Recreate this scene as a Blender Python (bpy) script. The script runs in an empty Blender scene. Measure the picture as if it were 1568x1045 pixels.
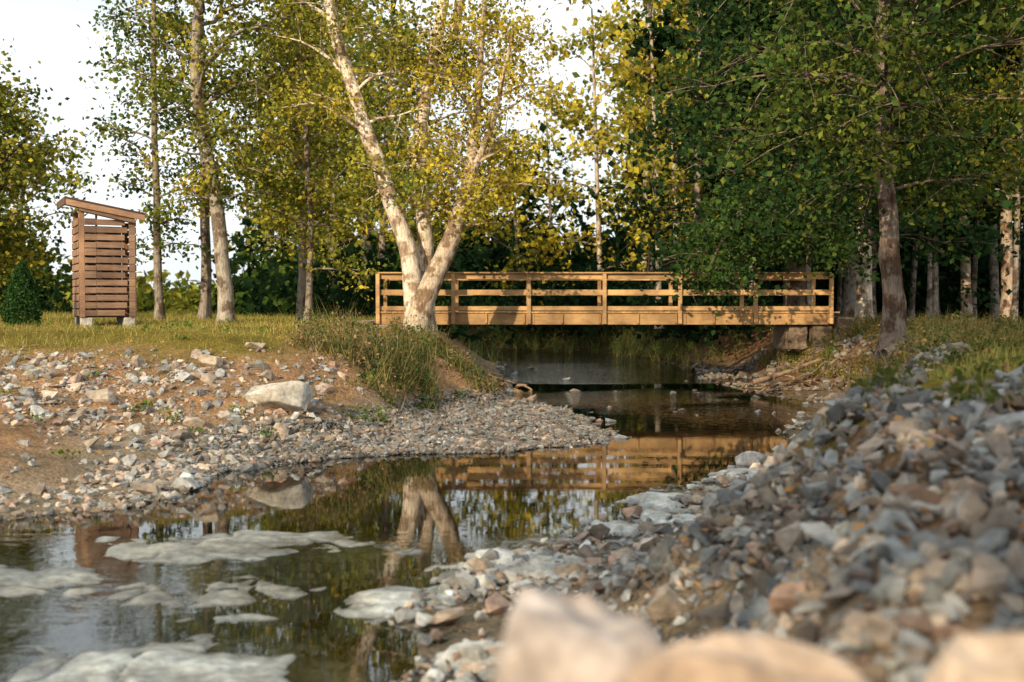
import bpy, bmesh, math, random
import numpy as np
from mathutils import Vector
rng = np.random.default_rng(7)
random.seed(7)
scene = bpy.context.scene
scene.view_settings.view_transform = 'Standard'
scene.view_settings.look = 'None'
scene.view_settings.exposure = 0

# ------------------------------------------------------------------ materials
def new_mat(name):
    m = bpy.data.materials.new(name); m.use_nodes = True
    nt = m.node_tree; nt.nodes.clear()
    out = nt.nodes.new('ShaderNodeOutputMaterial')
    return m, nt, out
def N(nt, t, **kw):
    n = nt.nodes.new(t)
    for k, v in kw.items(): setattr(n, k, v)
    return n
def ramp(nt, stops):
    r = nt.nodes.new('ShaderNodeValToRGB')
    e = r.color_ramp.elements
    while len(e) < len(stops): e.new(0.5)
    for i, (p, c) in enumerate(stops):
        e[i].position = p; e[i].color = (c[0], c[1], c[2], 1)
    return r
def noise(nt, scale, detail=4, rough=.6, vec=None):
    n = N(nt, 'ShaderNodeTexNoise'); n.inputs['Scale'].default_value = scale
    n.inputs['Detail'].default_value = detail; n.inputs['Roughness'].default_value = rough
    if vec is not None: nt.links.new(vec, n.inputs['Vector'])
    return n
def mul(nt, a, b, fac=1.0, mode='MULTIPLY'):
    m = nt.nodes.new('ShaderNodeMix'); m.data_type = 'RGBA'; m.blend_type = mode
    m.inputs[0].default_value = fac
    nt.links.new(a, m.inputs[6]); nt.links.new(b, m.inputs[7])
    return m.outputs[2]

def leaf_material():
    m, nt, out = new_mat('leaf')
    at = N(nt, 'ShaderNodeAttribute', attribute_name='tint')
    d = N(nt, 'ShaderNodeBsdfDiffuse'); t = N(nt, 'ShaderNodeBsdfTranslucent')
    nt.links.new(at.outputs['Color'], d.inputs[0]); nt.links.new(at.outputs['Color'], t.inputs[0])
    mx = N(nt, 'ShaderNodeMixShader'); mx.inputs[0].default_value = .35
    nt.links.new(d.outputs[0], mx.inputs[1]); nt.links.new(t.outputs[0], mx.inputs[2])
    nt.links.new(mx.outputs[0], out.inputs[0])
    return m
def bark_material():
    m, nt, out = new_mat('bark')
    at = N(nt, 'ShaderNodeAttribute', attribute_name='tint')
    tc = N(nt, 'ShaderNodeNewGeometry')
    mp = N(nt, 'ShaderNodeMapping'); mp.inputs['Scale'].default_value = (1, 1, .22)
    nt.links.new(tc.outputs['Position'], mp.inputs[0])
    n1 = noise(nt, 22, 3, .7, mp.outputs[0]); n2 = noise(nt, 3.0, 3, .6, tc.outputs['Position'])
    r1 = ramp(nt, [(.3, (.45, .42, .4)), (.65, (1.15, 1.1, 1.05))]); r2 = ramp(nt, [(.42, (.5, .42, .36)), (.52, (1.15, 1.15, 1.15))])
    nt.links.new(n1.outputs[0], r1.inputs[0]); nt.links.new(n2.outputs[0], r2.inputs[0])
    c = mul(nt, at.outputs['Color'], r1.outputs[0]); c = mul(nt, c, r2.outputs[0])
    b = N(nt, 'ShaderNodeBsdfDiffuse')
    nt.links.new(c, b.inputs['Color'])
    bp = N(nt, 'ShaderNodeBump'); bp.inputs['Strength'].default_value = .7; bp.inputs['Distance'].default_value = .03
    nt.links.new(n1.outputs[0], bp.inputs['Height']); nt.links.new(bp.outputs[0], b.inputs['Normal'])
    nt.links.new(b.outputs[0], out.inputs[0])
    return m
def rock_material():
    m, nt, out = new_mat('stone')
    at = N(nt, 'ShaderNodeAttribute', attribute_name='tint')
    g = N(nt, 'ShaderNodeNewGeometry')
    n1 = noise(nt, 14, 4, .65, g.outputs['Position']); n2 = noise(nt, 3.1, 3, .6, g.outputs['Position'])
    r1 = ramp(nt, [(.3, (.55, .53, .51)), (.7, (1.3, 1.26, 1.2))]); r2 = ramp(nt, [(.35, (.66, .62, .58)), (.65, (1.12, 1.12, 1.12))])
    nt.links.new(n1.outputs[0], r1.inputs[0]); nt.links.new(n2.outputs[0], r2.inputs[0])
    c = mul(nt, at.outputs['Color'], r1.outputs[0]); c = mul(nt, c, r2.outputs[0])
    sx = N(nt, 'ShaderNodeSeparateXYZ'); nt.links.new(g.outputs['Position'], sx.inputs[0])
    mr = N(nt, 'ShaderNodeMapRange'); mr.inputs['From Min'].default_value = .004; mr.inputs['From Max'].default_value = .04
    nt.links.new(sx.outputs[2], mr.inputs[0])
    wet = ramp(nt, [(0, (.42, .42, .42)), (1, (1, 1, 1))]); nt.links.new(mr.outputs[0], wet.inputs[0])
    c = mul(nt, c, wet.outputs[0])
    mr2 = N(nt, 'ShaderNodeMapRange'); mr2.inputs['To Min'].default_value = .2; mr2.inputs['To Max'].default_value = .85
    nt.links.new(mr.outputs[0], mr2.inputs[0])
    b = N(nt, 'ShaderNodeBsdfPrincipled'); nt.links.new(c, b.inputs['Base Color']); nt.links.new(mr2.outputs[0], b.inputs['Roughness'])
    bp = N(nt, 'ShaderNodeBump'); bp.inputs['Strength'].default_value = .6; bp.inputs['Distance'].default_value = .02
    nt.links.new(n1.outputs[0], bp.inputs['Height']); nt.links.new(bp.outputs[0], b.inputs['Normal'])
    nt.links.new(b.outputs[0], out.inputs[0])
    return m
def ground_material():
    m, nt, out = new_mat('ground')
    at = N(nt, 'ShaderNodeAttribute', attribute_name='tint')
    g = N(nt, 'ShaderNodeNewGeometry')
    n1 = noise(nt, 1.6, 4, .7, g.outputs['Position']); n2 = noise(nt, 25, 4, .7, g.outputs['Position'])
    r1 = ramp(nt, [(.3, (.62, .66, .58)), (.7, (1.35, 1.25, 1.12))]); r2 = ramp(nt, [(.3, (.45, .45, .45)), (.7, (1.45, 1.4, 1.35))])
    nt.links.new(n1.outputs[0], r1.inputs[0]); nt.links.new(n2.outputs[0], r2.inputs[0])
    c = mul(nt, at.outputs['Color'], r1.outputs[0]); c = mul(nt, c, r2.outputs[0])
    b = N(nt, 'ShaderNodeBsdfDiffuse'); nt.links.new(c, b.inputs['Color'])
    bp = N(nt, 'ShaderNodeBump'); bp.inputs['Strength'].default_value = .9; bp.inputs['Distance'].default_value = .06
    nt.links.new(n2.outputs[0], bp.inputs['Height']); nt.links.new(bp.outputs[0], b.inputs['Normal'])
    nt.links.new(b.outputs[0], out.inputs[0])
    return m
def wood_material(name, ca, cb):
    m, nt, out = new_mat(name)
    g = N(nt, 'ShaderNodeTexCoord')
    mp = N(nt, 'ShaderNodeMapping'); mp.inputs['Scale'].default_value = (1, 9, 22)
    nt.links.new(g.outputs['Object'], mp.inputs[0])
    n1 = noise(nt, 2.2, 5, .7, mp.outputs[0]); n2 = noise(nt, 1.3, 3, .6, g.outputs['Object'])
    r1 = ramp(nt, [(.3, ca), (.7, cb)]); nt.links.new(n1.outputs[0], r1.inputs[0])
    r2 = ramp(nt, [(.35, (.5, .47, .46)), (.65, (1.12, 1.1, 1.06))]); nt.links.new(n2.outputs[0], r2.inputs[0])
    c = mul(nt, r1.outputs[0], r2.outputs[0])
    at = N(nt, 'ShaderNodeAttribute', attribute_name='tint')
    c = mul(nt, c, at.outputs['Color'])
    b = N(nt, 'ShaderNodeBsdfPrincipled'); b.inputs['Roughness'].default_value = .75; nt.links.new(c, b.inputs['Base Color'])
    bp = N(nt, 'ShaderNodeBump'); bp.inputs['Strength'].default_value = .4; bp.inputs['Distance'].default_value = .01
    nt.links.new(n1.outputs[0], bp.inputs['Height']); nt.links.new(bp.outputs[0], b.inputs['Normal'])
    nt.links.new(b.outputs[0], out.inputs[0])
    return m
def water_material():
    m, nt, out = new_mat('water')
    g = N(nt, 'ShaderNodeNewGeometry')
    mp = N(nt, 'ShaderNodeMapping'); mp.inputs['Scale'].default_value = (1, 1.5, 1)
    nt.links.new(g.outputs['Position'], mp.inputs[0])
    n1 = noise(nt, 4.0, 3, .55, mp.outputs[0])
    at = N(nt, 'ShaderNodeAttribute', attribute_name='tint')   # riffle strength (shallow fast water)
    h = mul(nt, n1.outputs[0], at.outputs['Color'])
    bp = N(nt, 'ShaderNodeBump'); bp.inputs['Strength'].default_value = .6; bp.inputs['Distance'].default_value = .04
    nt.links.new(h, bp.inputs['Height'])
    fr = N(nt, 'ShaderNodeFresnel'); fr.inputs[0].default_value = 1.6
    nt.links.new(bp.outputs[0], fr.inputs['Normal'])
    tr = N(nt, 'ShaderNodeBsdfTransparent'); tr.inputs[0].default_value = (.66, .66, .54, 1)
    gl = N(nt, 'ShaderNodeBsdfGlossy'); gl.inputs['Roughness'].default_value = .02; gl.inputs['Color'].default_value = (1, 1, 1, 1)
    nt.links.new(bp.outputs[0], gl.inputs['Normal'])
    mx = N(nt, 'ShaderNodeMixShader'); nt.links.new(fr.outputs[0], mx.inputs[0])
    nt.links.new(tr.outputs[0], mx.inputs[1]); nt.links.new(gl.outputs[0], mx.inputs[2])
    nt.links.new(mx.outputs[0], out.inputs[0])
    return m
LEAF = leaf_material(); BARK = bark_material(); ROCK = rock_material(); GROUND = ground_material()
WOOD = wood_material('pine_timber', (.38, .22, .09), (.72, .46, .22))
SHEDWOOD = wood_material('shed_board', (.20, .115, .08), (.38, .235, .15))
WATER = water_material()

# ------------------------------------------------------------------ noise + mesh builder
LAT = np.random.default_rng(99).random((256, 256))
def vnoise(x, y):
    xi = np.floor(x).astype(int); yi = np.floor(y).astype(int); fx_ = x - xi; fy_ = y - yi
    fx_ = fx_ * fx_ * (3 - 2 * fx_); fy_ = fy_ * fy_ * (3 - 2 * fy_)
    a = LAT[xi % 256, yi % 256]; b = LAT[(xi + 1) % 256, yi % 256]; c = LAT[xi % 256, (yi + 1) % 256]; d = LAT[(xi + 1) % 256, (yi + 1) % 256]
    return (a * (1 - fx_) + b * fx_) * (1 - fy_) + (c * (1 - fx_) + d * fx_) * fy_
def vn(x, y, s, seed=0, oct=4):
    r = 0; amp = 1; tot = 0
    for k in range(oct):
        r = r + amp * vnoise(x * s * .55 * 2 ** k + 17.3 * seed + 5.1 * k, y * s * .55 * 2 ** k + 9.7 * seed + 31 * k); tot += amp; amp *= .5
    return (r / tot - .5) * 3
class MB:
    def __init__(s): s.v = []; s.t = []; s.f = {3: [], 4: []}; s.m = {3: [], 4: []}; s.n = 0
    def add(s, v, f, tint, mat=0):
        v = np.asarray(v, float); f = np.asarray(f, int); k = f.shape[1]
        tint = np.asarray(tint, float)
        if tint.ndim == 1: tint = np.tile(tint, (len(v), 1))
        s.v.append(v); s.t.append(tint); s.f[k].append(f + s.n); s.m[k].append(np.full(len(f), mat)); s.n += len(v)
    def build(s, name, mats, smooth=False, parent=None):
        me = bpy.data.meshes.new(name)
        v = np.concatenate(s.v); t = np.concatenate(s.t)
        me.vertices.add(len(v)); me.vertices.foreach_set('co', v.ravel())
        loops = []; starts = []; mi = []; off = 0
        for k in (3, 4):
            if s.f[k]:
                f = np.concatenate(s.f[k]); loops.append(f.ravel()); starts.append(off + np.arange(len(f)) * k)
                mi.append(np.concatenate(s.m[k])); off += f.size
        loops = np.concatenate(loops); starts = np.concatenate(starts); mi = np.concatenate(mi)
        me.loops.add(len(loops)); me.loops.foreach_set('vertex_index', loops.astype(np.int32))
        me.polygons.add(len(starts)); me.polygons.foreach_set('loop_start', starts.astype(np.int32))
        me.polygons.foreach_set('material_index', mi.astype(np.int32))
        sm = np.zeros(len(starts), bool)
        if smooth is True: sm[:] = True
        elif smooth == 'mat0': sm = mi == 0
        me.polygons.foreach_set('use_smooth', sm)
        a = me.attributes.new('tint', 'FLOAT_COLOR', 'POINT')
        a.data.foreach_set('color', np.concatenate([t, np.ones((len(t), 1))], 1).astype(np.float32).ravel())
        for m in mats: me.materials.append(m)
        me.update(calc_edges=True); me.validate()
        ob = bpy.data.objects.new(name, me); scene.collection.objects.link(ob)
        if parent: ob.parent = parent
        return ob

def unit(a): return a / (np.linalg.norm(a, axis=-1, keepdims=True) + 1e-9)
def tube(mb, pts, rad, sides, tint, mat=0, wob=0.0):
    pts = np.asarray(pts, float); rad = np.asarray(rad, float); n = len(pts)
    tan = np.gradient(pts, axis=0); tan = unit(tan)
    ref = np.array([0.9, .43, 0.05]) if abs(tan[0, 2]) > .6 else np.array([0, 0, 1.])
    a = unit(np.cross(tan, ref)); b = np.cross(tan, a)
    th = np.linspace(0, 2 * np.pi, sides, endpoint=False)
    w = 1 + wob * rng.normal(size=(n, sides))
    ring = pts[:, None] + (a[:, None] * np.cos(th)[None, :, None] + b[:, None] * np.sin(th)[None, :, None]) * (rad[:, None] * w)[..., None]
    v = ring.reshape(-1, 3); i = np.arange(n - 1)[:, None] * sides; j = np.arange(sides)[None]; j2 = (j + 1) % sides
    f = np.stack([i + j, i + j2, i + sides + j2, i + sides + j], -1).reshape(-1, 4)
    mb.add(v, f, tint, mat)
def leaves(mb, c, size, tint, mat=1, up=.6, wid=.36):
    n = len(c)
    nr = unit(rng.normal(size=(n, 3)) + np.array([0, -.15, up]))
    t = unit(np.cross(nr, rng.normal(size=(n, 3)))); b = np.cross(nr, t)
    s = np.broadcast_to(size, (n,))[:, None]
    v = np.stack([c - t * s * .5, c + b * s * wid + nr * s * .08, c + t * s * .5, c - b * s * wid + nr * s * .08], 1).reshape(-1, 3)
    f = np.arange(n * 4).reshape(-1, 4)
    mb.add(v, f, np.repeat(tint, 4, 0), mat)
def resample(p, n):
    p = np.asarray(p, float); s = np.linspace(0, 1, len(p)); u = np.linspace(0, 1, n)
    q = np.stack([np.interp(u, s, p[:, k]) for k in range(p.shape[1])], 1)
    for _ in range(2):
        q2 = q.copy(); q2[1:-1] = .25 * q[:-2] + .5 * q[1:-1] + .25 * q[2:]; q = q2
    return q

# ------------------------------------------------------------------ terrain
XLp = np.array([(-400, 6.0), (-40, 6.5), (-20, 7), (-10, 8.5), (-6.5, 9.5), (-4.7, 10.5), (-3.9, 11.35), (-3.5, 13.4), (-2.6, 14.3), (-1.6, 15.1), (0, 15.7), (1.2, 16.6), (1.5, 17.9), (1.1, 21.3), (.1, 24.5), (-.36, 26.4), (-.25, 31), (-.6, 40), (-3, 48), (-6, 52), (-16, 60), (-36, 70), (-500, 200)], float)
XRp = np.array([(-400, -2), (-60, -1), (-20, 0), (-8, 1), (-2.8, 2), (-1.5, 4), (-.7, 6.04), (-.75, 7.2), (-.4, 8.25), (.36, 9.6), (1.43, 11.5), (2.75, 13.8), (3.75, 15.7), (4.9, 19.1), (6.1, 23.5), (5.9, 26), (5.4, 29.8), (5.8, 38), (4, 45), (0, 52), (-10, 60), (-30, 70), (-500, 206)], float)
def pdist(x, y, P):
    d = np.full(x.shape, 1e9)
    for (ax, ay), (bx, by) in zip(P[:-1], P[1:]):
        dx, dy = bx - ax, by - ay; L = dx * dx + dy * dy
        t = np.clip(((x - ax) * dx + (y - ay) * dy) / L, 0, 1)
        d = np.minimum(d, np.hypot(x - ax - t * dx, y - ay - t * dy))
    return d
def regions(x, y):
    jx = .28 * vn(x, y, 1.7, 21) * np.clip(1.5 - abs(y - 14) / 16, 0, 1)
    xl = np.interp(y, XLp[:, 1], XLp[:, 0]) ; xr = np.interp(y, XRp[:, 1], XRp[:, 0])
    dl = pdist(x, y, XLp); dr = pdist(x, y, XRp)
    left = (x < xl) & (y > 6); right = (x > xr) | (y < -2)
    left = left & ~right; right = right & ~left
    sl = np.where(left, dl, -dl) + jx; sr = np.where(right, dr, -dr) + jx
    return sl > 0, sr > 0, np.abs(sl), np.abs(sr)
def H(x, y):
    x = np.asarray(x, float); y = np.asarray(y, float)
    left, right, dl, dr = regions(x, y)
    bar = 3.6 * np.exp(-((x + .3) ** 2 / 7.5 + (y - 18.8) ** 2 / 6.5))
    s = np.interp(y, [15, 22, 27], [1.0, 2.1, 2.6])
    d = np.maximum(0, dl - bar) * s
    hl = .035 * np.minimum(dl, 4) + np.interp(d, [0, 1, 2.5, 4.5, 7, 12], [0, .1, .5, .98, 1.26, 1.42])
    hl = hl + .11 * vn(x, y, 1.1, 1) * np.clip(dl / 2, 0, 1)
    s = np.interp(y, [8, 12, 15, 22, 26, 32], [1.0, 1.25, 1.6, 1.3, .8, .9])
    d = dr * s
    hr = np.interp(d, [0, .6, 1.3, 2.7, 3.4, 8], [0, .02, .07, 1.30, 1.45, 1.5])
    hr = hr - .22 * np.clip((y - 12) / 30, 0, 1) * np.clip(d / 3, 0, 1)
    hr = hr + .10 * vn(x, y, 1.3, 4) * np.clip((dr - .8) / 1.5, 0, 1)
    hr = np.minimum(hr, np.interp(y, [-4, -1, 3.0, 5, 7, 9], [1.5, 1.05, 1.05, 1.24, 1.45, 1.8]) + .04 * vn(x, y, 2, 4))
    dm = np.minimum(dl, dr)
    hb = -.03 - .34 * np.clip(dm / 2.2, 0, 1) + .07 * vn(x, y, 2.1, 9)
    return np.where(left, hl, np.where(right, hr, np.minimum(hb, -.02)))
def axis(a, b, fine, lo, hi, g=1.12):
    c = list(np.arange(a, b, fine)); st = fine; v = c[-1]
    while v < hi: st *= g; v += st; c.append(v)
    st = fine; v = c[0]; pre = []
    while v > lo: st *= g; v -= st; pre.append(v)
    return np.array(pre[::-1] + c)
gx = axis(-9, 11, .11, -500, 500); gy = axis(1, 34, .11, -120, 700)
GX, GY = np.meshgrid(gx, gy); fx, fy = GX.ravel(), GY.ravel()
fz = H(fx, fy); left, right, dl, dr = regions(fx, fy)
fz = fz + rng.normal(size=len(fz)) * .008
nm = vn(fx, fy, .9, 3)
grass = np.array([.20, .165, .045]); dirt = np.array([.36, .225, .14]); grav = np.array([.28, .235, .19]); bed = np.array([.05, .042, .03])
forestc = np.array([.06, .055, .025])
def mixc(a, b, t): t = np.clip(t, 0, 1)[:, None]; return a * (1 - t) + b * t
colL = mixc(np.tile(grav, (len(fx), 1)), dirt, (fz - .25 + .3 * nm) / .4); colL = mixc(colL, grass, (fz - 1.2 + .25 * nm) / .2)
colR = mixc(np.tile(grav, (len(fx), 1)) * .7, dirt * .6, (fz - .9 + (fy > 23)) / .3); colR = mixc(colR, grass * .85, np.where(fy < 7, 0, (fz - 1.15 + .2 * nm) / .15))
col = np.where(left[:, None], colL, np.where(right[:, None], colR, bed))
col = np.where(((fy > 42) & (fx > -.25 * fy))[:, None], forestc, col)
nx, ny = len(gx), len(gy)
ii = (np.arange(ny - 1)[:, None] * nx + np.arange(nx - 1)[None]).ravel()
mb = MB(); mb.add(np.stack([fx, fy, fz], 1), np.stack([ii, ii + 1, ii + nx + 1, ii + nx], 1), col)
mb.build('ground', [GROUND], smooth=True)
mb = MB(); wx = np.linspace(-60, 14, 220); wy = np.linspace(-5, 90, 300); WX, WY = np.meshgrid(wx, wy); WX = WX.ravel(); WY = WY.ravel()
ii = (np.arange(299)[:, None] * 220 + np.arange(219)[None]).ravel()
rf = .014 + .34 * np.clip(vn(WX, WY, .8, 31) + .3, 0, 1) * (WY < 9.8)
rf = rf + 2.8 * np.clip(vn(WX * .7, WY * .6, .9, 51) + .3, 0, 1) * np.clip((WY - 20.5) / 4, 0, 1) + 1.4 * (WY > 29)
rf = rf + .6 * np.exp(-((WX - 3.8) ** 2 / 2.5 + (WY - 21.3) ** 2 / 4))
mb.add(np.stack([WX, WY, WX * 0], 1), np.stack([ii, ii + 1, ii + 221, ii + 220], 1), np.stack([rf, rf, rf], 1))
mb.build('water', [WATER], smooth=True)
def shelf(name, x0, x1, y0, y1, blobs, seed, tint, st=.03, lift=0., an=.75):
    xs = np.arange(x0, x1, st); ys = np.arange(y0, y1, st); SX, SY = np.meshgrid(xs, ys); a = SX.ravel(); b = SY.ravel()
    m = np.zeros(len(a))
    for (cx, cy, rx, ry, ro) in blobs:
        c, s = math.cos(ro), math.sin(ro); u = ((a - cx) * c + (b - cy) * s) / rx; v = (-(a - cx) * s + (b - cy) * c) / ry
        m = np.maximum(m, np.clip(1.4 - np.sqrt(u * u + v * v), 0, 1))
    wa = a + .25 * vn(a, b, 2, seed + 20); wb = b + .25 * vn(a, b, 2, seed + 21)
    nn = vn(wa * an, wb, 2.6, seed, 5)
    h = .13 * m - .118 + .15 * nn + .035 * vn(a, b, 9, seed + 1, 3)
    st1 = .03; hq = np.floor(h / st1) * st1 + st1 * np.clip(((h / st1) % 1) * 3, 0, 1)
    h = np.clip(hq, -.3, 10); h = np.where(h > .008 + lift, .008 + lift + (h - .008 - lift) * .22, h)
    crack = np.abs(vn(a, b, 2.3, seed + 3, 3)); h = h - .035 * np.exp(-(crack / .04) ** 2)
    h = h + .010 * vn(a, b, 14, seed + 5, 3)
    h = h - .3 * np.clip(1 - m / .25, 0, 1)
    t = np.array(tint) * np.clip(1 + .5 * vn(a, b, 3, seed + 8), .35, 1.4)[:, None]
    t = t * (1 - np.array([0, .06, .14]) * np.clip(vn(a, b, 2, seed + 12) * 2, 0, 1)[:, None])
    n = len(xs); ii = (np.arange(len(ys) - 1)[:, None] * n + np.arange(n - 1)[None]).ravel()
    ii = ii[m[ii] > .05]
    mm = MB(); mm.add(np.stack([a, b, h], 1), np.stack([ii, ii + 1, ii + n + 1, ii + n], 1), t); mm.build(name, [ROCK], smooth=True)
shelf('limestone_shelf', -7.5, 0.2, 4.6, 11.2, [(-2.6, 6.2, 2.2, .9, .1), (-2.3, 9.3, 1.5, .7, .15), (-3.6, 8.3, 2.0, .8, -.1), (-5.4, 8.7, 1.6, .7, .1), (-.5, 7.5, .6, .55, .6)], 3, (.42, .46, .46))
shelf('limestone_shelf', -.9, 4.2, 5.4, 14.5, [(.6, 8.2, 1.2, 1.1, .5), (1.4, 9.9, 1.2, 1.1, .7), (.2, 6.9, .8, 1.0, .2), (2.0, 11.6, 1.0, .8, .9), (2.8, 13.0, .8, .6, .9)], 7, (.46, .48, .47), lift=.06, an=1)

# ------------------------------------------------------------------ rocks
def hull(npts, sc, seed):
    r = np.random.default_rng(seed); p = unit(r.normal(size=(npts, 3))) * r.uniform(.75, 1.1, (npts, 1)) * np.array(sc)
    bm = bmesh.new(); vs = [bm.verts.new(q) for q in p]
    bmesh.ops.convex_hull(bm, input=vs)
    bmesh.ops.delete(bm, geom=[v for v in bm.verts if not v.link_faces], context='VERTS')
    bmesh.ops.triangulate(bm, faces=bm.faces[:]); bm.verts.index_update()
    v = np.array([q.co[:] for q in bm.verts]); f = np.array([[w.index for w in fc.verts] for fc in bm.faces]); bm.free()
    return v, f
SH = [hull(9 + k % 7, (1, random.uniform(.6, .95), random.uniform(.35, .75)), k) for k in range(28)]
def scatter(mb, x, y, z, size, tint, tilt=.5, sink=.15):
    n = len(x); k = rng.integers(0, len(SH), n)
    a = rng.uniform(0, 2 * np.pi, n); tx = rng.normal(size=n) * tilt; ty = rng.normal(size=n) * tilt
    for s in range(len(SH)):
        m = k == s; c = m.sum()
        if not c: continue
        V, F = SH[s]
        ca, sa = np.cos(a[m]), np.sin(a[m]); cx, sx = np.cos(tx[m]), np.sin(tx[m]); cy, sy = np.cos(ty[m]), np.sin(ty[m])
        Z0 = np.zeros(c); O = np.ones(c)
        Rz = np.stack([ca, -sa, Z0, sa, ca, Z0, Z0, Z0, O], 1).reshape(-1, 3, 3)
        Rx = np.stack([O, Z0, Z0, Z0, cx, -sx, Z0, sx, cx], 1).reshape(-1, 3, 3)
        Ry = np.stack([cy, Z0, sy, Z0, O, Z0, -sy, Z0, cy], 1).reshape(-1, 3, 3)
        R = Rx @ Ry @ Rz
        W = np.einsum('nij,vj->nvi', R, V) * (size[m] * .5)[:, None, None]
        W[..., 0] += x[m][:, None]; W[..., 1] += y[m][:, None]; W[..., 2] += (z[m] + size[m] * sink)[:, None]
        f = (F[None] + (np.arange(c) * len(V))[:, None, None]).reshape(-1, 3)
        mb.add(W.reshape(-1, 3), f, np.repeat(tint[m], len(V), 0))
def rocktint(n, warm=.5, lo=.13, hi=.42):
    b = rng.uniform(lo, hi, n)[:, None] * np.where(rng.random((n, 1)) < .12, 1.35, 1)
    w = rng.random((n, 1)) < warm
    c = np.where(w, np.array([1.14, .96, .8]), np.array([.94, .99, 1.02]))
    r = rng.random((n, 1)) < .08
    return b * np.where(r, np.array([1.12, .8, .65]), c)
def region_pts(n, x0, x1, y0, y1, test):
    x = rng.uniform(x0, x1, n); y = rng.uniform(y0, y1, n)
    L, R, a, b = regions(x, y); z = H(x, y); k = test(x, y, z, L, R, a, b); return x[k], y[k], z[k]
mb = MB()
sR = lambda y: np.interp(y, [8, 12, 15, 22], [1, 1.25, 1.6, 1.3])
x, y, z = region_pts(88000, -4, 10, 1.2, 24, lambda x, y, z, L, R, a, b: R & (((b * sR(y) < 3.1 + .7 * vn(x, y, 1, 2)) & (b < 4)) | ((y < 7.5) & (x < 4.2 + .6 * vn(x, y, 1, 3)))) & (b * sR(y) > 1.15 + .35 * vn(x, y, 1.5, 6)))
scatter(mb, x, y, z, np.clip(rng.lognormal(np.log(.10), .45, len(x)), .045, np.where(y < 3.5, .16, .34)), rocktint(len(x), .42, .09, .34), .6)
x, y, z = region_pts(46000, -4, 8, 4, 20, lambda x, y, z, L, R, a, b: R & (b * sR(y) <= 1.3) & (rng.random(len(x)) < np.clip(.4 + .9 * vn(x, y, 1.5, 16), .1, 1)))
scatter(mb, x, y, np.maximum(z, .03), np.clip(rng.lognormal(np.log(.08), .55, len(x)), .03, .32), rocktint(len(x), .4, .14, .46), .3, .08)
x, y, z = region_pts(9000, 3, 11, 23, 36, lambda x, y, z, L, R, a, b: R & (b < 4) & (rng.random(len(x)) < .5) & (vn(x, y, 1.6, 2) > -.2))
scatter(mb, x, y, z, np.clip(rng.lognormal(np.log(.15), .5, len(x)), .06, .5), rocktint(len(x), .8, .10, .28), .5)
mb.build('riprap_bank', [ROCK])
mb = MB()
def ltest(x, y, z, L, R, a, b):
    dens = np.clip((1.42 - z) / .5, 0, 1) * np.clip(.5 - 1.1 * vn(x, y, 1.1, 7), .04, 1)
    dens = np.where((y > 20.5), dens * .12, dens)
    dens = np.where((x > -2.9) & (y > 16) & (z > .32), dens * .2, dens)
    return L & (rng.random(len(x)) < dens)
x, y, z = region_pts(62000, -16, 2, 8, 24, ltest)
bar = (x > -2.7) & (y > 14.5)
sz = np.clip(rng.lognormal(np.log(.10), .55, len(x)), .035, .42); sz = np.where(bar, np.clip(sz * .6, .04, .2), sz)
scatter(mb, x, y, z, sz, rocktint(len(x), .5, .18, .52), .35, .03)
x, y, z = region_pts(60000, -4, 2, 12, 23, lambda x, y, z, L, R, a, b: L & (z < .35))
scatter(mb, x, y, z, np.clip(rng.lognormal(np.log(.055), .5, len(x)), .025, .2), rocktint(len(x), .4, .09, .28), .4)
mb.build('gravel_bar', [ROCK])
mb = MB()
def stest(x, y, z, L, R, a, b):
    dm = np.minimum(a, b); p = np.exp(-dm / .3) * .8
    p = np.where((x > -1.6) & (y < 9.2), p + .9 * np.clip(vn(x, y, 1.4, 5) + .35, 0, 1), p)
    p = np.where((x <= -1.6) & (y < 10), p + .35 * np.clip(vn(x, y, 1.6, 25) + .1, 0, 1), p)
    p = p + .015 + .25 * np.clip(vn(x, y, .9, 8) - .3, 0, 1) * (y > 18.5)
    p = p + .45 * np.exp(-((x - 4.2) ** 2 / 1.2 + (y - 20.9) ** 2 / .4)) + .25 * np.exp(-((x - 3.2) ** 2 / 3 + (y - 26) ** 2 / .5))
    return (~L) & (~R) & (rng.random(len(x)) < p)
x, y, z = region_pts(48000, -9, 7, 4, 40, stest)
sz = np.clip(rng.lognormal(np.log(.12), .5, len(x)), .05, .42)
far = (y > 17) & (rng.random(len(x)) < .12)
scatter(mb, x, y, np.maximum(z, np.where(far, -.04, np.where(y > 17, -.12, -.1))), np.where(far, sz * 1.2, sz), rocktint(len(x), .4, .1, .36), .25, .05)
mb.build('creek_bed_stones', [ROCK])

def boulder(name, loc, dims, rot, tint, seed, flat=.9):
    bm = bmesh.new(); bmesh.ops.create_icosphere(bm, subdivisions=5, radius=1)
    r = np.random.default_rng(seed); pl = unit(r.normal(size=(14, 3))); off = r.uniform(.55, .9, 14)
    co = np.array([v.co[:] for v in bm.verts])
    for p, o in zip(pl, off):
        d = co @ p; co = co - np.maximum(0, d - o)[:, None] * p * .95
    ph = r.uniform(0, 6, 9)
    nrm = unit(co)
    disp = sum(.5 ** k * np.sin(co @ unit(r.normal(size=3)) * 4 * 1.7 ** k + ph[k]) for k in range(7))
    co = co + nrm * disp[:, None] * .035
    co[:, 2] = np.minimum(co[:, 2], flat + .08 * disp)
    co = co * np.array(dims) * .5
    c, s = math.cos(rot), math.sin(rot); co = np.stack([co[:, 0] * c - co[:, 1] * s, co[:, 0] * s + co[:, 1] * c, co[:, 2]], 1) + np.array(loc)
    f = np.array([[v.index for v in q.verts] for q in bm.faces]); bm.free()
    m = MB(); m.add(co, f, tint); return m.build(name, [ROCK], smooth=True)
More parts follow.
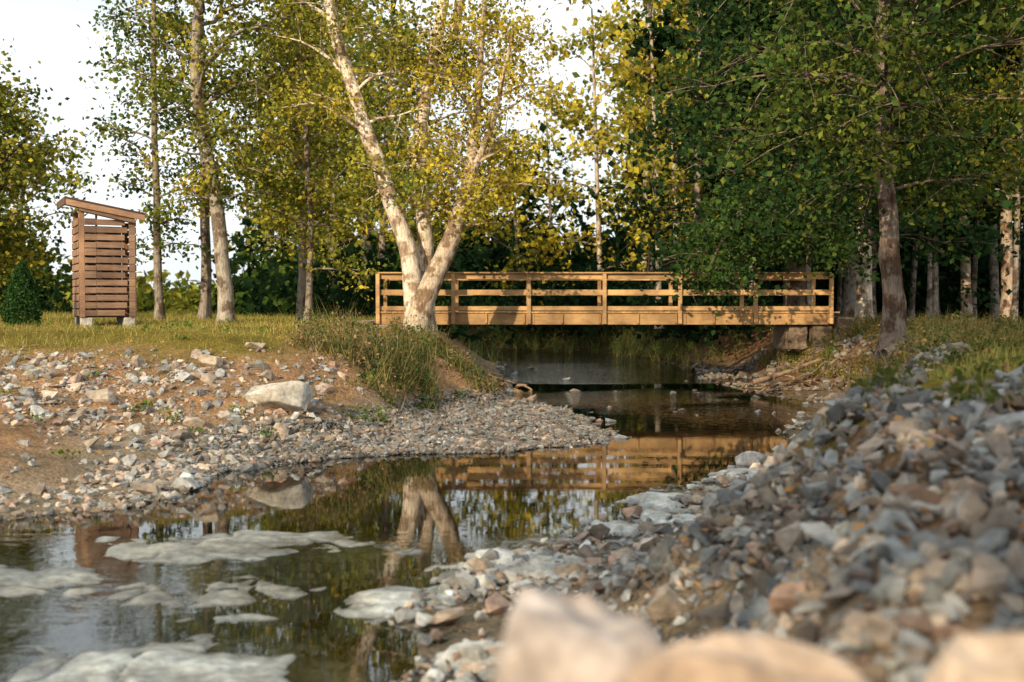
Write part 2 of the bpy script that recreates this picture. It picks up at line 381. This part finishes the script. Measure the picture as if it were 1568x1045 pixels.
hz = lambda x, y: float(H(np.array([x]), np.array([y]))[0])
boulder('boulder', (-3.4, 16.5, hz(-3.4, 16.5) + .08), (1.3, .9, .62), .1, (.54, .52, .47), 3)
boulder('boulder', (-4.6, 17.2, hz(-4.6, 17.2) + .03), (.6, .45, .3), 2, (.45, .38, .3), 6)
boulder('boulder', (-5.6, 15.5, hz(-5.6, 15.5) + .03), (.6, .4, .3), 2.4, (.42, .36, .3), 8)
boulder('boulder', (.14, 2.15, 1.13), (.44, .5, .8), .1, (.42, .37, .35), 11, .74)
boulder('boulder', (.42, 2.0, 1.085), (.60, .5, .8), .5, (.50, .38, .29), 12, .76)
boulder('boulder', (.80, 1.95, 1.09), (.58, .5, .8), 1.2, (.5, .39, .30), 13, .76)
boulder('boulder', (1.18, 2.0, 1.09), (.55, .5, .8), 2.2, (.46, .38, .31), 14, .8)
boulder('boulder', (3.0, 14.3, hz(3.0, 14.3) + .05), (.5, .4, .3), .3, (.4, .4, .4), 15)
boulder('boulder', (2.55, 11.9, .1), (.5, .4, .34), 1.3, (.5, .5, .5), 16)

# ------------------------------------------------------------------ trees
def tree(name, trunks, crown, nbr, L, nleaf, lsize, pal, bark, rise=.45, sec=5, sig=.32, sides=10, droop=.25, profile='round', mb=None, lean=None, thin=1.0):
    own = mb is None
    if own: mb = MB()
    cl = []
    for tr in trunks:
        p = resample(tr, max(10, len(tr) * 4)); pts = p[:, :3].copy(); rad = p[:, 3].copy()
        pts[1:, :2] += np.cumsum(rng.normal(size=(len(pts) - 1, 2)) * .018, 0)
        zz = pts[:, 2]; rad = rad * (1 + .55 * np.exp(-abs(zz - zz[0]) / .3))
        tube(mb, pts, rad, sides, bark, 0, .03)
        z0, z1 = crown; top = pts[-1, 2]
        nb = max(2, nbr // len(trunks))
        for i in range(nb):
            u = (i + rng.random() * .8) / nb; zc = z0 + (min(z1, top) - z0) * u
            if profile == 'x': zc = z0 + (z1 - z0) * u
            k = np.argmin(abs(pts[:, 2] - zc)); o = pts[k]
            if profile == 'round': ln = L * (0.55 + .6 * math.sin(math.pi * min(1, u * .85 + .12)))
            elif profile == 'drop': ln = L * (1.15 - .75 * u)
            else: ln = L
            ln *= rng.uniform(.7, 1.15)
            az = i * 2.39996 + rng.normal() * .4
            el = rise * rng.uniform(.5, 1.4) + .5 * u
            d = np.array([math.cos(az) * math.cos(el), math.sin(az) * math.cos(el), math.sin(el)])
            if lean is not None: d = unit(d + np.array(lean))
            n = 7; t = np.linspace(0, 1, n)[:, None]
            bp = o + d * ln * t + np.array([0, 0, -droop * ln]) * t ** 2
            bp[1:] += np.cumsum(rng.normal(size=(n - 1, 3)) * ln * .022, 0)
            r0 = min(rad[k] * .55, .012 + ln * .017) * thin
            tube(mb, bp, np.linspace(r0, .008 * thin, n), 5, bark, 0)
            cl.append(bp[-1])
            for j in range(sec):
                q = rng.uniform(.2, 1); a = bp[min(n - 1, int(q * (n - 1)))]
                dd = unit(d * .6 + rng.normal(size=3) * np.array([.8, .8, .45])); l2 = ln * rng.uniform(.22, .45)
                tt = np.linspace(0, 1, 4)[:, None]; sp = a + dd * l2 * tt + np.array([0, 0, -.25 * l2]) * tt ** 2
                tube(mb, sp, np.linspace(r0 * .4, .005, 4), 3, bark, 0)
                cl += [sp[1], sp[2], sp[3], sp[3]]
    cl = np.array(cl); cl = cl + rng.normal(size=cl.shape) * sig * .5
    w = rng.lognormal(0, .8, len(cl)); w /= w.sum()
    idx = rng.choice(len(cl), nleaf, p=w)
    c = cl[idx] + rng.normal(size=(nleaf, 3)) * np.array([sig, sig, sig * .6])
    pal = np.array(pal); ct = rng.dirichlet(np.ones(len(pal)) * .5, len(cl)) @ pal
    ct *= rng.uniform(.55, 1.3, (len(cl), 1))
    tint = ct[idx] * rng.uniform(.65, 1.35, (nleaf, 1))
    leaves(mb, c, rng.uniform(.6, 1.3, nleaf) * lsize, tint)
    if own: return mb.build(name, [BARK, LEAF], smooth='mat0')
YEL = (.60, .46, .055); OLV = (.27, .27, .04); GRN = (.09, .15, .03); DRK = (.018, .042, .017); ORG = (.42, .2, .04)  # DRK is darkened further to hold woodland shade in the leaf colour
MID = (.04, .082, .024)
WHT = (.72, .64, .54); GRY = (.27, .24, .21); BRN = (.15, .12, .095); PALE = (.5, .44, .37)
g = 1.42
tree('sycamore_tree', [[(-2.35, 27.2, 1.25, .3), (-2.05, 27.2, 2.4, .25), (-1.5, 27.3, 3.6, .22), (-1.15, 27.4, 4.7, .17), (-.95, 27.8, 6.2, .11), (-.9, 28, 8.2, .07), (-.6, 28, 10.5, .04)],
     [(-1.2, 27.4, 4.5, .12), (-.75, 27.2, 5.6, .08), (-.3, 27.1, 7.0, .05), (0, 27, 8.5, .03)]],
     (3.6, 9), 30, 1.8, 7000, .11, [YEL, YEL, OLV], (.5, .42, .33), sig=.26)
tree('sycamore_tree', [[(-2.35, 28, 1.3, .26), (-2.5, 28, 3.2, .22), (-3.15, 28, 5.0, .2), (-3.8, 28, 6.6, .18), (-4.4, 28, 8.4, .15), (-4.75, 28, 10.2, .13), (-5.1, 28, 13, .05)]],
     (4.0, 13), 22, 2.2, 6500, .115, [YEL, OLV, GRN], WHT, sig=.27)
tree('sycamore_tree', [[(-2.2, 28.6, 1.3, .24), (-2.1, 28.6, 3.5, .2), (-2.2, 28.6, 6.2, .19), (-1.9, 28.6, 8.0, .16), (-1.5, 28.6, 10.2, .13), (-1.2, 28.6, 13.5, .05)],
     [(-1.9, 28.6, 7.7, .14), (-1.3, 28.6, 9.0, .12), (-1.1, 28.6, 11, .1), (-.9, 28.6, 13, .05)]],
     (4.0, 13.5), 26, 2.2, 6500, .115, [YEL, OLV, OLV, GRN], WHT, sig=.28)
# left group
tree('maple_tree', [[(-7.55, 30, g, .21), (-7.6, 30, 2.8, .19), (-7.75, 30, 4.4, .18), (-8.05, 30, 6.1, .16), (-8.3, 30, 7.9, .14), (-8.1, 30, 10, .12), (-8.3, 30, 14, .05)]],
     (4.6, 14), 32, 2.5, 10500, .14, [GRN, OLV, MID, YEL], (.36, .33, .29), sig=.3)
tree('maple_tree', [[(-9.2, 34, g, .16), (-9.15, 34, 5, .14), (-9.2, 34, 10, .1), (-9.3, 34, 15, .05)]], (6, 15), 22, 2.0, 4200, .15, [GRN, OLV, MID], GRY, sig=.27)
tree('poplar_tree', [[(-9.9, 32, g, .12), (-10.0, 32, 5, .1), (-10.1, 32, 9, .07), (-10, 32, 13, .03)]], (3.2, 13), 26, 1.6, 4000, .14, [GRN, MID, OLV], GRY, sig=.24)
tree('poplar_tree', [[(-6.1, 33, g, .13), (-6.0, 33, 5, .11), (-6.3, 33, 10, .08), (-6.1, 33, 14, .04)]], (4, 14), 24, 1.9, 6000, .15, [OLV, YEL, GRN, MID], GRY)
tree('poplar_tree', [[(-5.6, 31, g, .09), (-5.5, 31, 4, .08), (-5.7, 31, 8, .06), (-5.9, 31, 11, .03)]], (2.8, 11), 24, 1.8, 6000, .13, [YEL, OLV, GRN, OLV], GRY)
tree('oak_tree', [[(-15.8, 33, g, .3), (-15.6, 33, 5, .25), (-15.5, 33, 8.5, .1)]], (2.6, 8.0), 34, 2.8, 10000, .17, [DRK, MID, OLV, GRN, YEL], BRN, sig=.36)
# right side
tree('maple_tree', [[(6.72, 20, 1.1, .24), (6.68, 20, 1.9, .19), (6.5, 20, 3.2, .17), (6.4, 20, 5.2, .15), (6.4, 20, 7.5, .12), (6.3, 20, 11, .05)]],
     (4.0, 10.8), 60, 3.5, 28000, .128, [MID, MID, GRN, OLV, DRK], (.2, .16, .135), rise=.3, sec=8, sig=.30, droop=.32, thin=.6)
mb = MB()
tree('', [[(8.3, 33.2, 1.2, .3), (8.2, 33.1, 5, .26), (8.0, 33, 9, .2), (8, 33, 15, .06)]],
     (3.4, 14.5), 66, 5.0, 25000, .21, [DRK, MID, DRK, MID], BRN, rise=.2, sec=7, sig=.4, droop=.35, profile='drop', mb=mb, thin=.7)  # dark leaf palette stands in for the shade on this crown
tree('', [[(8.2, 33.1, 5.6, .12), (6.6, 31, 5.2, .09), (5.5, 29.2, 4.0, .06), (4.7, 28.3, 2.7, .02)]],
     (2.7, 5.0), 18, 1.1, 3000, .14, [MID, MID, GRN], BRN, rise=0, sec=5, sig=.24, droop=.15, profile='x', mb=mb)
tree('', [[(8.2, 33.1, 6, .12), (7.8, 31, 5.4, .09), (7.6, 29.2, 4.2, .06), (7.4, 28.6, 3.1, .02)]],
     (3.1, 5.2), 14, 1.3, 2800, .15, [MID, MID, GRN], BRN, rise=0, sec=5, sig=.26, droop=.2, profile='x', mb=mb)
mb.build('maple_tree', [BARK, LEAF], smooth='mat0')
tree('beech_tree', [[(11.15, 36, 1.2, .26), (11.1, 36, 5, .22), (11.2, 36, 12, .1)]], (4.5, 12), 30, 3.2, 7500, .18, [DRK, MID, OLV], WHT)
tree('beech_tree', [[(18.0, 45, 1.2, .2), (17.8, 45, 6, .18), (17.5, 45, 14, .06)]], (6, 14), 26, 3.2, 5500, .25, [DRK, MID, OLV], (.4, .33, .27))
tree('beech_tree', [[(19.6, 45, 1.2, .24), (19.4, 45, 8, .2), (19.2, 45, 16, .08)]], (7, 16), 26, 3.5, 6500, .25, [DRK, MID, YEL], (.42, .34, .27))
tree('maple_tree', [[(12.3, 24, 1.3, .2), (12.2, 24, 5, .17), (12, 24, 10, .05)]], (4.6, 10), 36, 3.6, 15000, .13, [YEL, YEL, GRN, OLV], BRN, rise=.2, sig=.28, thin=.6)
# shade trees behind the viewpoint
tree('maple_tree', [[(-5.2, -6.5, 1.4, .28), (-5.2, -6.5, 6, .22), (-5, -6.5, 14, .06)]], (7.2, 14.5), 44, 4.3, 11000, .28, [GRN, OLV], BRN, sig=.45)
tree('maple_tree', [[(-1.2, -10.6, 1.4, .28), (-1.2, -10.6, 6, .22), (-1.2, -10.6, 14, .06)]], (6.8, 14.5), 40, 3.9, 9500, .28, [GRN, OLV], BRN, sig=.45)

# distant woodland as one mass
mb = MB(); cnt = 0
while cnt < 90:
    Y = rng.uniform(40, 90); X = rng.uniform(-.52, .56) * Y
    q = X / Y
    if -.43 < q < -.24: continue
    L_, R_, a_, b_ = regions(np.array([X]), np.array([Y]))
    if not (L_[0] or R_[0]) or min(a_[0], b_[0]) < 1.5: continue
    if q < -.2 and Y < 55: continue
    hgt = rng.uniform(15, 23)
    if -.07 < q < .06: hgt = 2 + rng.uniform(210, 320) / 1742 * Y
    if -.24 < q < -.15: hgt = 2 + rng.uniform(260, 420) / 1742 * Y
    if q < -.43: hgt = 2 + rng.uniform(220, 320) / 1742 * Y
    right_ = q > .15
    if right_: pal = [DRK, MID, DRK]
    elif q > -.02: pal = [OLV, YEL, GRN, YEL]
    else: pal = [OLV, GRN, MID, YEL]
    cb = hgt * rng.uniform(.2, .4)
    bk = PALE if rng.random() < .4 else GRY
    if right_: bk = GRY
    dx = rng.normal() * .6
    rr = rng.uniform(.1, .22)
    nl = 2500 if right_ else 1700
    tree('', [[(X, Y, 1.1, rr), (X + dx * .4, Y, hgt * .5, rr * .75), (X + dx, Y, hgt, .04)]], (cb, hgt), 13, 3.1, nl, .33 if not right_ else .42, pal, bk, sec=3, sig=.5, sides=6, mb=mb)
    cnt += 1
mb.build('distant_forest', [BARK, LEAF], smooth='mat0')
mb = MB(); C = []; T = []; S = []
for i in range(760):
    Y = rng.uniform(37, 100); X = rng.uniform(-.56, .6) * Y; q = X / Y
    L_, R_, a_, b_ = regions(np.array([X]), np.array([Y]))
    if not (L_[0] or R_[0]): continue
    if -.42 < q < -.22 and Y < 80: continue
    if q < -.2 and Y < 48: continue
    if q > .2 and Y < 60: continue
    R0 = rng.uniform(1.0, 2.6); n = int(90 * R0); hh = R0 * rng.uniform(.8, 1.9)
    if Y > 65: hh *= 2.6; R0 *= 1.8
    if -.42 < q < -.22: hh = rng.uniform(1.5, 4)
    p = unit(rng.normal(size=(n, 3))) * rng.uniform(.5, 1, (n, 1)) ** .5 * np.array([R0, R0, hh]); p[:, 2] = abs(p[:, 2])
    C.append(p + np.array([X, Y, 1.0]) + rng.normal(size=(n, 3)) * .2)
    base = np.array(DRK) * .8 if (q > -.05 or rng.random() < .65) else np.array(GRN) * .75  # understory tints darkened to stand for the shade under the trees
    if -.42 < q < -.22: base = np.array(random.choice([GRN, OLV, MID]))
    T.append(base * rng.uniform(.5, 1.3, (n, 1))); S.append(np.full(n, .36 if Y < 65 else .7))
S = np.concatenate(S)
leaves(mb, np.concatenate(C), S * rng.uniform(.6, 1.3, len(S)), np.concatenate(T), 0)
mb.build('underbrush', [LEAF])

# ------------------------------------------------------------------ grass, weeds, fallen leaves
def blades(mb, x, y, z, h, w, tint):
    n = len(x); a = rng.uniform(0, np.pi, n); dx, dy = np.cos(a) * w / 2, np.sin(a) * w / 2
    lx, ly = rng.normal(size=n) * h * .35, rng.normal(size=n) * h * .35
    v = np.stack([np.stack([x - dx, y - dy, z - .01], 1), np.stack([x + dx, y + dy, z - .01], 1), np.stack([x + lx, y + ly, z + h], 1)], 1).reshape(-1, 3)
    mb.add(v, np.arange(3 * n).reshape(-1, 3), np.repeat(tint, 3, 0))
mb = MB()
x, y, z = region_pts(150000, -22, 14, 7, 46, lambda x, y, z, L, R, a, b: (L | R) & (z > np.where(L, 1.22, 1.15) + .25 * vn(x, y, 1.1, 7)) & (x > -.55 * y) & (x < .6 * y))
n = len(x); t = rng.dirichlet((1, 1, 1), n) @ np.array([(.26, .24, .055), (.52, .39, .12), (.13, .17, .04)])
t = t * np.clip(1 + .4 * vn(x, y, .8, 44), .5, 1.5)[:, None]
blades(mb, x, y, z, rng.uniform(.03, .11, n) * (1 + .5 * (y > 28)) * np.clip(1 + vn(x, y, 1.2, 45), .5, 2), .016 + .012 * (y > 25), t)
x, y, z = region_pts(52000, -14, 12, 8, 32, lambda x, y, z, L, R, a, b: (L | R) & (z > .3) & (z < 1.3) & (vn(x, y, 1.6, 12) > .3))
n = len(x); t = rng.dirichlet((1, 1), n) @ np.array([(.17, .2, .045), (.48, .34, .14)])
blades(mb, x, y, z, rng.uniform(.06, .22, n), .014, t)
mb.build('grass', [LEAF])
mb = MB()
def weeds(n, x0, x1, y0, y1, test, hr, pal, nl=26, hs=0):
    x, y, z = region_pts(n, x0, x1, y0, y1, test); n = len(x); hh = rng.uniform(*hr, n) * np.clip(.8 + hs * vn(x, y, 2.2, 40), .25, 2.2)
    blades(mb, x, y, z, hh, .02, np.tile((.14, .15, .045), (n, 1)))
    for _ in range(6):
        blades(mb, x + rng.normal(size=n) * .08, y + rng.normal(size=n) * .08, z, hh * rng.uniform(.5, 1.5, n), .016, np.tile((.32, .26, .09), (n, 1)) * rng.uniform(.4, 1.4, (n, 1)))
    u = rng.uniform(.1, 1, (n, nl)); C = np.stack([x[:, None] + rng.normal(size=(n, nl)) * .08, y[:, None] + rng.normal(size=(n, nl)) * .08, z[:, None] + hh[:, None] * u], -1).reshape(-1, 3)
    pal = np.array(pal); pi = np.clip(((vn(x, y, 1.2, 33) + 1) / 2 * len(pal)).astype(int) + rng.integers(-1, 2, n), 0, len(pal) - 1)
    t = pal[pi]; t = np.repeat(t, nl, 0) * rng.uniform(.6, 1.4, (n * nl, 1))
    leaves(mb, C, rng.uniform(.03, .08, n * nl), t, 0)
weeds(3800, -5, .2, 18.5, 27, lambda x, y, z, L, R, a, b: L & (z > .28 + .15 * vn(x, y, 3, 2)) & (z < 1.5) & (rng.random(len(x)) < np.clip(1.1 - (y - 24) / 3, 0.15, 1)) & (x > -3.6 + 1.4 * vn(x, y, 2, 1)) & (vn(x, y, 1.9, 17) > -.25), (.06, .46), [(.07, .12, .035), (.1, .13, .04), (.3, .2, .11), (.05, .09, .035), (.38, .27, .14)], 16, 1.0)
weeds(4200, 4.5, 12, 14, 34, lambda x, y, z, L, R, a, b: R & (z > .2) & (z < 1.5) & (vn(x, y, 1.3, 6) > -.3), (.1, .42), [(.1, .14, .03), (.25, .19, .06), (.34, .23, .09), (.07, .1, .03)], 20, .7)
weeds(900, -9, 9, 38, 60, lambda x, y, z, L, R, a, b: (L | R) & (z < 1.2), (.4, 1.1), [(.07, .13, .035), (.1, .16, .04)], 50)
weeds(420, -12, -2, 11, 22, lambda x, y, z, L, R, a, b: L & (z > .15) & (vn(x, y, 2.3, 15) > .4), (.08, .25), [(.12, .18, .035)])
weeds(260, 2.5, 7, 6, 14, lambda x, y, z, L, R, a, b: R & (z > 1.0) & (vn(x, y, 2.3, 15) > .2), (.08, .25), [(.1, .12, .03)])
mb.build('weed_patch', [LEAF])
mb = MB()
x, y, z = region_pts(7000, -14, 14, 4, 34, lambda x, y, z, L, R, a, b: (L | R) & (z > .1))
n = len(x); t = rng.dirichlet((1, 1, 1), n) @ np.array([(.45, .22, .08), (.5, .34, .14), (.3, .13, .07)])
leaves(mb, np.stack([x, y, z + .05 + .03 * rng.random(n)], 1), .07, t, 0, up=3)
mb.build('fallen_leaves', [LEAF])

# ------------------------------------------------------------------ bridge
def empty(name):
    e = bpy.data.objects.new(name, None); scene.collection.objects.link(e); return e
def box(mb, x0, x1, y0, y1, z0, z1, tint=(1, 1, 1), b=.006, shift=(0, 0)):
    bm = bmesh.new(); bmesh.ops.create_cube(bm, size=1)
    for v in bm.verts:
        v.co = Vector(((x0 + x1) / 2 + v.co.x * (x1 - x0), (y0 + y1) / 2 + v.co.y * (y1 - y0), (z0 + z1) / 2 + v.co.z * (z1 - z0)))
    bmesh.ops.bevel(bm, geom=bm.edges[:], offset=b, segments=1, affect='EDGES')
    bmesh.ops.triangulate(bm, faces=bm.faces[:]); bm.verts.index_update()
    co = np.array([v.co[:] for v in bm.verts]); f = np.array([[v.index for v in q.verts] for q in bm.faces]); bm.free()
    u = (co[:, 0] - x0) / (x1 - x0); co[:, 2] += shift[0] * (1 - u) + shift[1] * u
    t = np.array(tint) * random.uniform(.75, 1.15)
    mb.add(co, f, t)
br = empty('footbridge')
X0, X1, YF, YB = -3.58, 8.5, 30.0, 31.7
m = MB()
for (ya, yb) in ((YF, YF + .12), (YB - .12, YB)):
    for a, b in ((X0, 0.6), (.606, 4.6), (4.606, X1)):
        box(m, a, b, ya, yb, 1.50, 1.80, (.92, .9, .85))
m.build('stringer_beam', [WOOD], parent=br)
m = MB(); xx = X0 - .02
while xx < X1:
    box(m, xx, xx + .138, YF - .04, YB + .04, 1.803, 1.843); xx += .144
m.build('deck', [WOOD], parent=br)
m = MB()
posts = np.linspace(X0 + .05, X1 - .1, 7)
for p in posts:
    for ya in (YF - .093, YB + .003):
        box(m, p - .05, p + .05, ya, ya + .09, 1.52, 2.84)
m.build('railing_post', [WOOD], parent=br)
m = MB()
for k in range(6):
    a, b = posts[k], posts[k + 1]
    for s in (0, 1):
        ya, yb = (YF + .0, YF + .038) if s == 0 else (YB - .04, YB)
        box(m, a + .002, b - .002, ya, yb, 2.28, 2.42)
        box(m, a + .002, b - .002, ya, yb, 1.87, 1.985)
        box(m, a + .002, b - .002, ya, yb, 2.70, 2.838)
        yc = (YF - .11, YF + .05) if s == 0 else (YB - .05, YB + .11)
        box(m, a + .002, b - .002, *yc, 2.843, 2.882)
m.build('railing', [WOOD], parent=br)
m = MB()
for p in np.arange(X0 + .9, X1, 1.0):
    box(m, p - .03, p + .03, YF - .05, YF - .003, 1.53, 1.79, (.8, .75, .7))
m.build('joist_bracket', [WOOD], parent=br)
def rough_block(m, x0, x1, y0, y1, z0, z1, seed, tint=(.40, .33, .26)):
    r = np.random.default_rng(seed); bm = bmesh.new(); bmesh.ops.create_cube(bm, size=1)
    bmesh.ops.bevel(bm, geom=bm.edges[:], offset=.08, segments=2, affect='EDGES')
    bmesh.ops.subdivide_edges(bm, edges=bm.edges[:], cuts=2, use_grid_fill=True)
    bmesh.ops.triangulate(bm, faces=bm.faces[:]); bm.verts.index_update()
    co = np.array([v.co[:] for v in bm.verts]); f = np.array([[v.index for v in q.verts] for q in bm.faces]); bm.free()
    co = co + .03 * np.sin(co[:, [1, 2, 0]] * 9 + r.uniform(0, 6, 3)) + r.normal(size=co.shape) * .008
    co[:, 2] = np.minimum(co[:, 2], .5)
    co = co * np.array([x1 - x0, y1 - y0, z1 - z0]) + np.array([(x0 + x1) / 2, (y0 + y1) / 2, (z0 + z1) / 2])
    m.add(co, f, np.array(tint) * r.uniform(.8, 1.15))
m = MB()
for i, bb in enumerate([(-3.95, -3.1, 29.7, 31.9, 1.1, 1.495), (-4.25, -3.66, 29.6, 31.9, 1.2, 1.6), (-3.08, -2.3, 29.75, 31.9, 1.0, 1.494)]): rough_block(m, *bb, i)
for i, bb in enumerate([(7.9, 8.5, 30.1, 31.9, .9, 1.495), (8.55, 9.0, 29.9, 31.9, 1.1, 1.7), (7.3, 7.85, 30.15, 31.9, .8, 1.494)]): rough_block(m, *bb, 9 + i, (.2, .15, .11))  # right-end blocks tinted dark brown, shade put into their colour
m.build('stone_abutment', [ROCK], parent=br)

# ------------------------------------------------------------------ slatted shed
sh = empty('slatted_wooden_shed')
sx0, sx1, sy0, sy1 = -.56, .56, 0, 1.15; zb = .2; zt = 2.48
gz = hz(-8.5, 24.5)
m = MB()
for px_ in (sx0, sx1 - .11):
    for py_ in (sy0, sy1 - .11):
        top = zt - .02 if px_ == sx0 else zt - .22
        box(m, px_, px_ + .11, py_, py_ + .11, zb, top, (1.25, 1.2, 1.1))
box(m, sx0 + .33, sx0 + .37, sy0 + .03, sy0 + .1, zb, zt - .1)
m.build('frame_post', [SHEDWOOD], parent=sh)
m = MB(); z = zb + .03
while z < zt - .25:
    hh = .125
    box(m, sx0 + .112, sx0 + .34, sy0 - .012, sy0 + .02, z, z + hh + random.uniform(-.02, .02))
    box(m, sx0 + .344, sx1 - .17 + random.uniform(-.05, .03), sy0 - .016, sy0 + .02, z + .005, z + hh)
    box(m, sx1 - .130, sx1 + .0, sy0 - .012, sy0 - .002, z - .01, z + hh + .018)
    box(m, sx0 - .022, sx0 - .002, sy0 + .0, sy1, z, z + hh + .01, (1.2, 1.15, 1.05))  # left wall tinted lighter, its stronger light put into the colour
    box(m, sx1 + .003, sx1 + .022, sy0 + .0, sy1, z, z + hh + .01)
    z += .158
m.build('wall_slats', [SHEDWOOD], parent=sh)
m = MB()
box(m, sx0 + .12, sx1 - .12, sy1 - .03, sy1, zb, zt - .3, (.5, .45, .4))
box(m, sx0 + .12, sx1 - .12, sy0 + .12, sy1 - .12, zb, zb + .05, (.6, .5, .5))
m.build('back_wall', [SHEDWOOD], parent=sh)
m = MB()
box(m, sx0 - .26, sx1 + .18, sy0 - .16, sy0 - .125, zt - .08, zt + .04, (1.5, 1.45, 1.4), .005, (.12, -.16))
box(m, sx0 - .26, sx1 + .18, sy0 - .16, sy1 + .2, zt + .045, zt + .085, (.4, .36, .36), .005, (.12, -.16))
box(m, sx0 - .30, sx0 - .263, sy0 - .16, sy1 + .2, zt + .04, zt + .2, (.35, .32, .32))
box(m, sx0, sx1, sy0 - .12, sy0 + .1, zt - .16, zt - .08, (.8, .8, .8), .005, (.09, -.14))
m.build('roof', [SHEDWOOD], parent=sh)
m = MB()
for a in (sx0 + .02, sx1 - .24):
    for c in (sy0 + .02, sy1 - .24): box(m, a, a + .24, c, c + .22, -.15, zb - .003, (.45, .44, .42), .02)
m.build('concrete_block', [ROCK], parent=sh)
sh.location = (-8.48, 23.9, gz); sh.rotation_euler = (0, 0, math.radians(27))

mb = MB(); bx, by = -9.9, 23.0; bz = hz(bx, by)
tube(mb, [(bx, by, bz), (bx, by, bz + .6), (bx, by, bz + 1.2)], [.03, .02, .01], 6, BRN)
n = 9000; u = rng.random(n) ** .8; a = rng.uniform(0, 6.283, n); r = .36 * (1 - u) ** .6 * (1 - .4 * np.exp(-u * 12)) * (1 + .12 * rng.normal(size=n) + .12 * np.sin(a * 5 + u * 9))
c = np.stack([bx + r * np.cos(a), by + r * np.sin(a), bz + .04 + u * 1.3], 1)
leaves(mb, c, .06, np.array([(.04, .09, .025)]) * rng.uniform(.4, 1.8, (n, 1)), 1)
mb.build('arborvitae_shrub', [BARK, LEAF])

def log(name, pts, r, tint=(.3, .24, .18)):
    m = MB(); p = resample([(*q, 0) for q in pts], 12)[:, :3]; tube(m, p, np.linspace(r, r * .5, 12), 8, tint, 0, .08)
    for k in (4, 7, 9):
        d = unit(rng.normal(size=3)); tube(m, [p[k], p[k] + d * r * 3, p[k] + d * r * 6 + np.array([0, 0, -.03])], [r * .35, r * .2, .005], 5, tint)
    return m.build(name, [BARK], smooth=True)
log('driftwood_log', [(6.0, 18.3, 1.22), (6.6, 18.6, 1.42), (7.6, 18.8, 1.5)], .09)
log('driftwood_log', [(5.7, 17.3, 1.0), (6.0, 18.0, 1.25), (6.6, 18.6, 1.35)], .07)
log('driftwood_log', [(5.6, 26.5, .2), (6.4, 26.8, .4), (7.4, 27.0, .75)], .07, (.25, .18, .13))
m = MB()
for i in range(70):
    left_ = i < 36
    cx, cy = (-1.0, 27.2) if left_ else (7.2, 27.5)
    a0 = np.array([cx + rng.normal() * .7, cy + rng.normal() * .5, 0]); a0[2] = hz(a0[0], a0[1]) + .05
    d = np.array([.6 if left_ else -.7, -.6, -.35]) + rng.normal(size=3) * .45; L_ = rng.uniform(.4, 1.1)
    p = np.array([a0 + unit(d) * L_ * t + np.array([0, 0, .12 * math.sin(t * 3.1)]) + rng.normal(size=3) * .03 for t in np.linspace(0, 1, 6)])
    p[:, 2] = np.clip(p[:, 2], H(p[:, 0], p[:, 1]) + .02, H(p[:, 0], p[:, 1]) + .25)
    tube(m, p, np.linspace(rng.uniform(.02, .05), .008, 6), 5, (.28, .2, .13))
m.build('exposed_tree_roots', [BARK], smooth=True)

# ------------------------------------------------------------------ light, world, camera
el = math.radians(23); az = np.array([-.47, -.88]); az /= np.linalg.norm(az)
s = Vector((az[0] * math.cos(el), az[1] * math.cos(el), math.sin(el)))
sun = bpy.data.lights.new('sun', 'SUN'); sun.energy = 5; sun.angle = math.radians(.5); sun.color = (1, .81, .53)
so = bpy.data.objects.new('sun', sun); scene.collection.objects.link(so); so.rotation_euler = s.to_track_quat('Z', 'Y').to_euler()
w = bpy.data.worlds.new('World'); scene.world = w; w.use_nodes = True; nt = w.node_tree
bg = nt.nodes['Background']; sk = nt.nodes.new('ShaderNodeTexSky'); sk.sky_type = 'NISHITA'; sk.sun_disc = False
sk.sun_elevation = el; sk.sun_rotation = math.atan2(az[0], az[1]); sk.dust_density = 3; sk.air_density = 1.0; sk.ozone_density = 1.5
nt.links.new(sk.outputs[0], bg.inputs[0]); bg.inputs[1].default_value = .15
cb = nt.nodes.new('ShaderNodeBackground'); cb.inputs[0].default_value = (.92, .985, 1, 1); cb.inputs[1].default_value = 1.25
tcw = nt.nodes.new('ShaderNodeTexCoord'); mpw = nt.nodes.new('ShaderNodeMapping'); mpw.inputs['Scale'].default_value = (1, 1, 3)
nt.links.new(tcw.outputs['Generated'], mpw.inputs[0])
nw = noise(nt, 2.2, 3, .6, mpw.outputs[0]); rw = ramp(nt, [(.3, (.7, .7, .7)), (.6, (1, 1, 1))]); nt.links.new(nw.outputs[0], rw.inputs[0])
ms = nt.nodes.new('ShaderNodeMixShader'); nt.links.new(rw.outputs[0], ms.inputs[0]); nt.links.new(bg.outputs[0], ms.inputs[1]); nt.links.new(cb.outputs[0], ms.inputs[2])
nt.links.new(ms.outputs[0], nt.nodes['World Output'].inputs[0])
cd = bpy.data.cameras.new('camera'); co = bpy.data.objects.new('camera', cd); scene.collection.objects.link(co); scene.camera = co
co.location = (0, 0, 2.0); co.rotation_euler = (math.radians(90 - 1.78), 0, 0)
cd.lens = 40; cd.sensor_width = 36; cd.clip_end = 2000; cd.clip_start = .05
cd.dof.use_dof = True; cd.dof.focus_distance = 21; cd.dof.aperture_fstop = 1.4
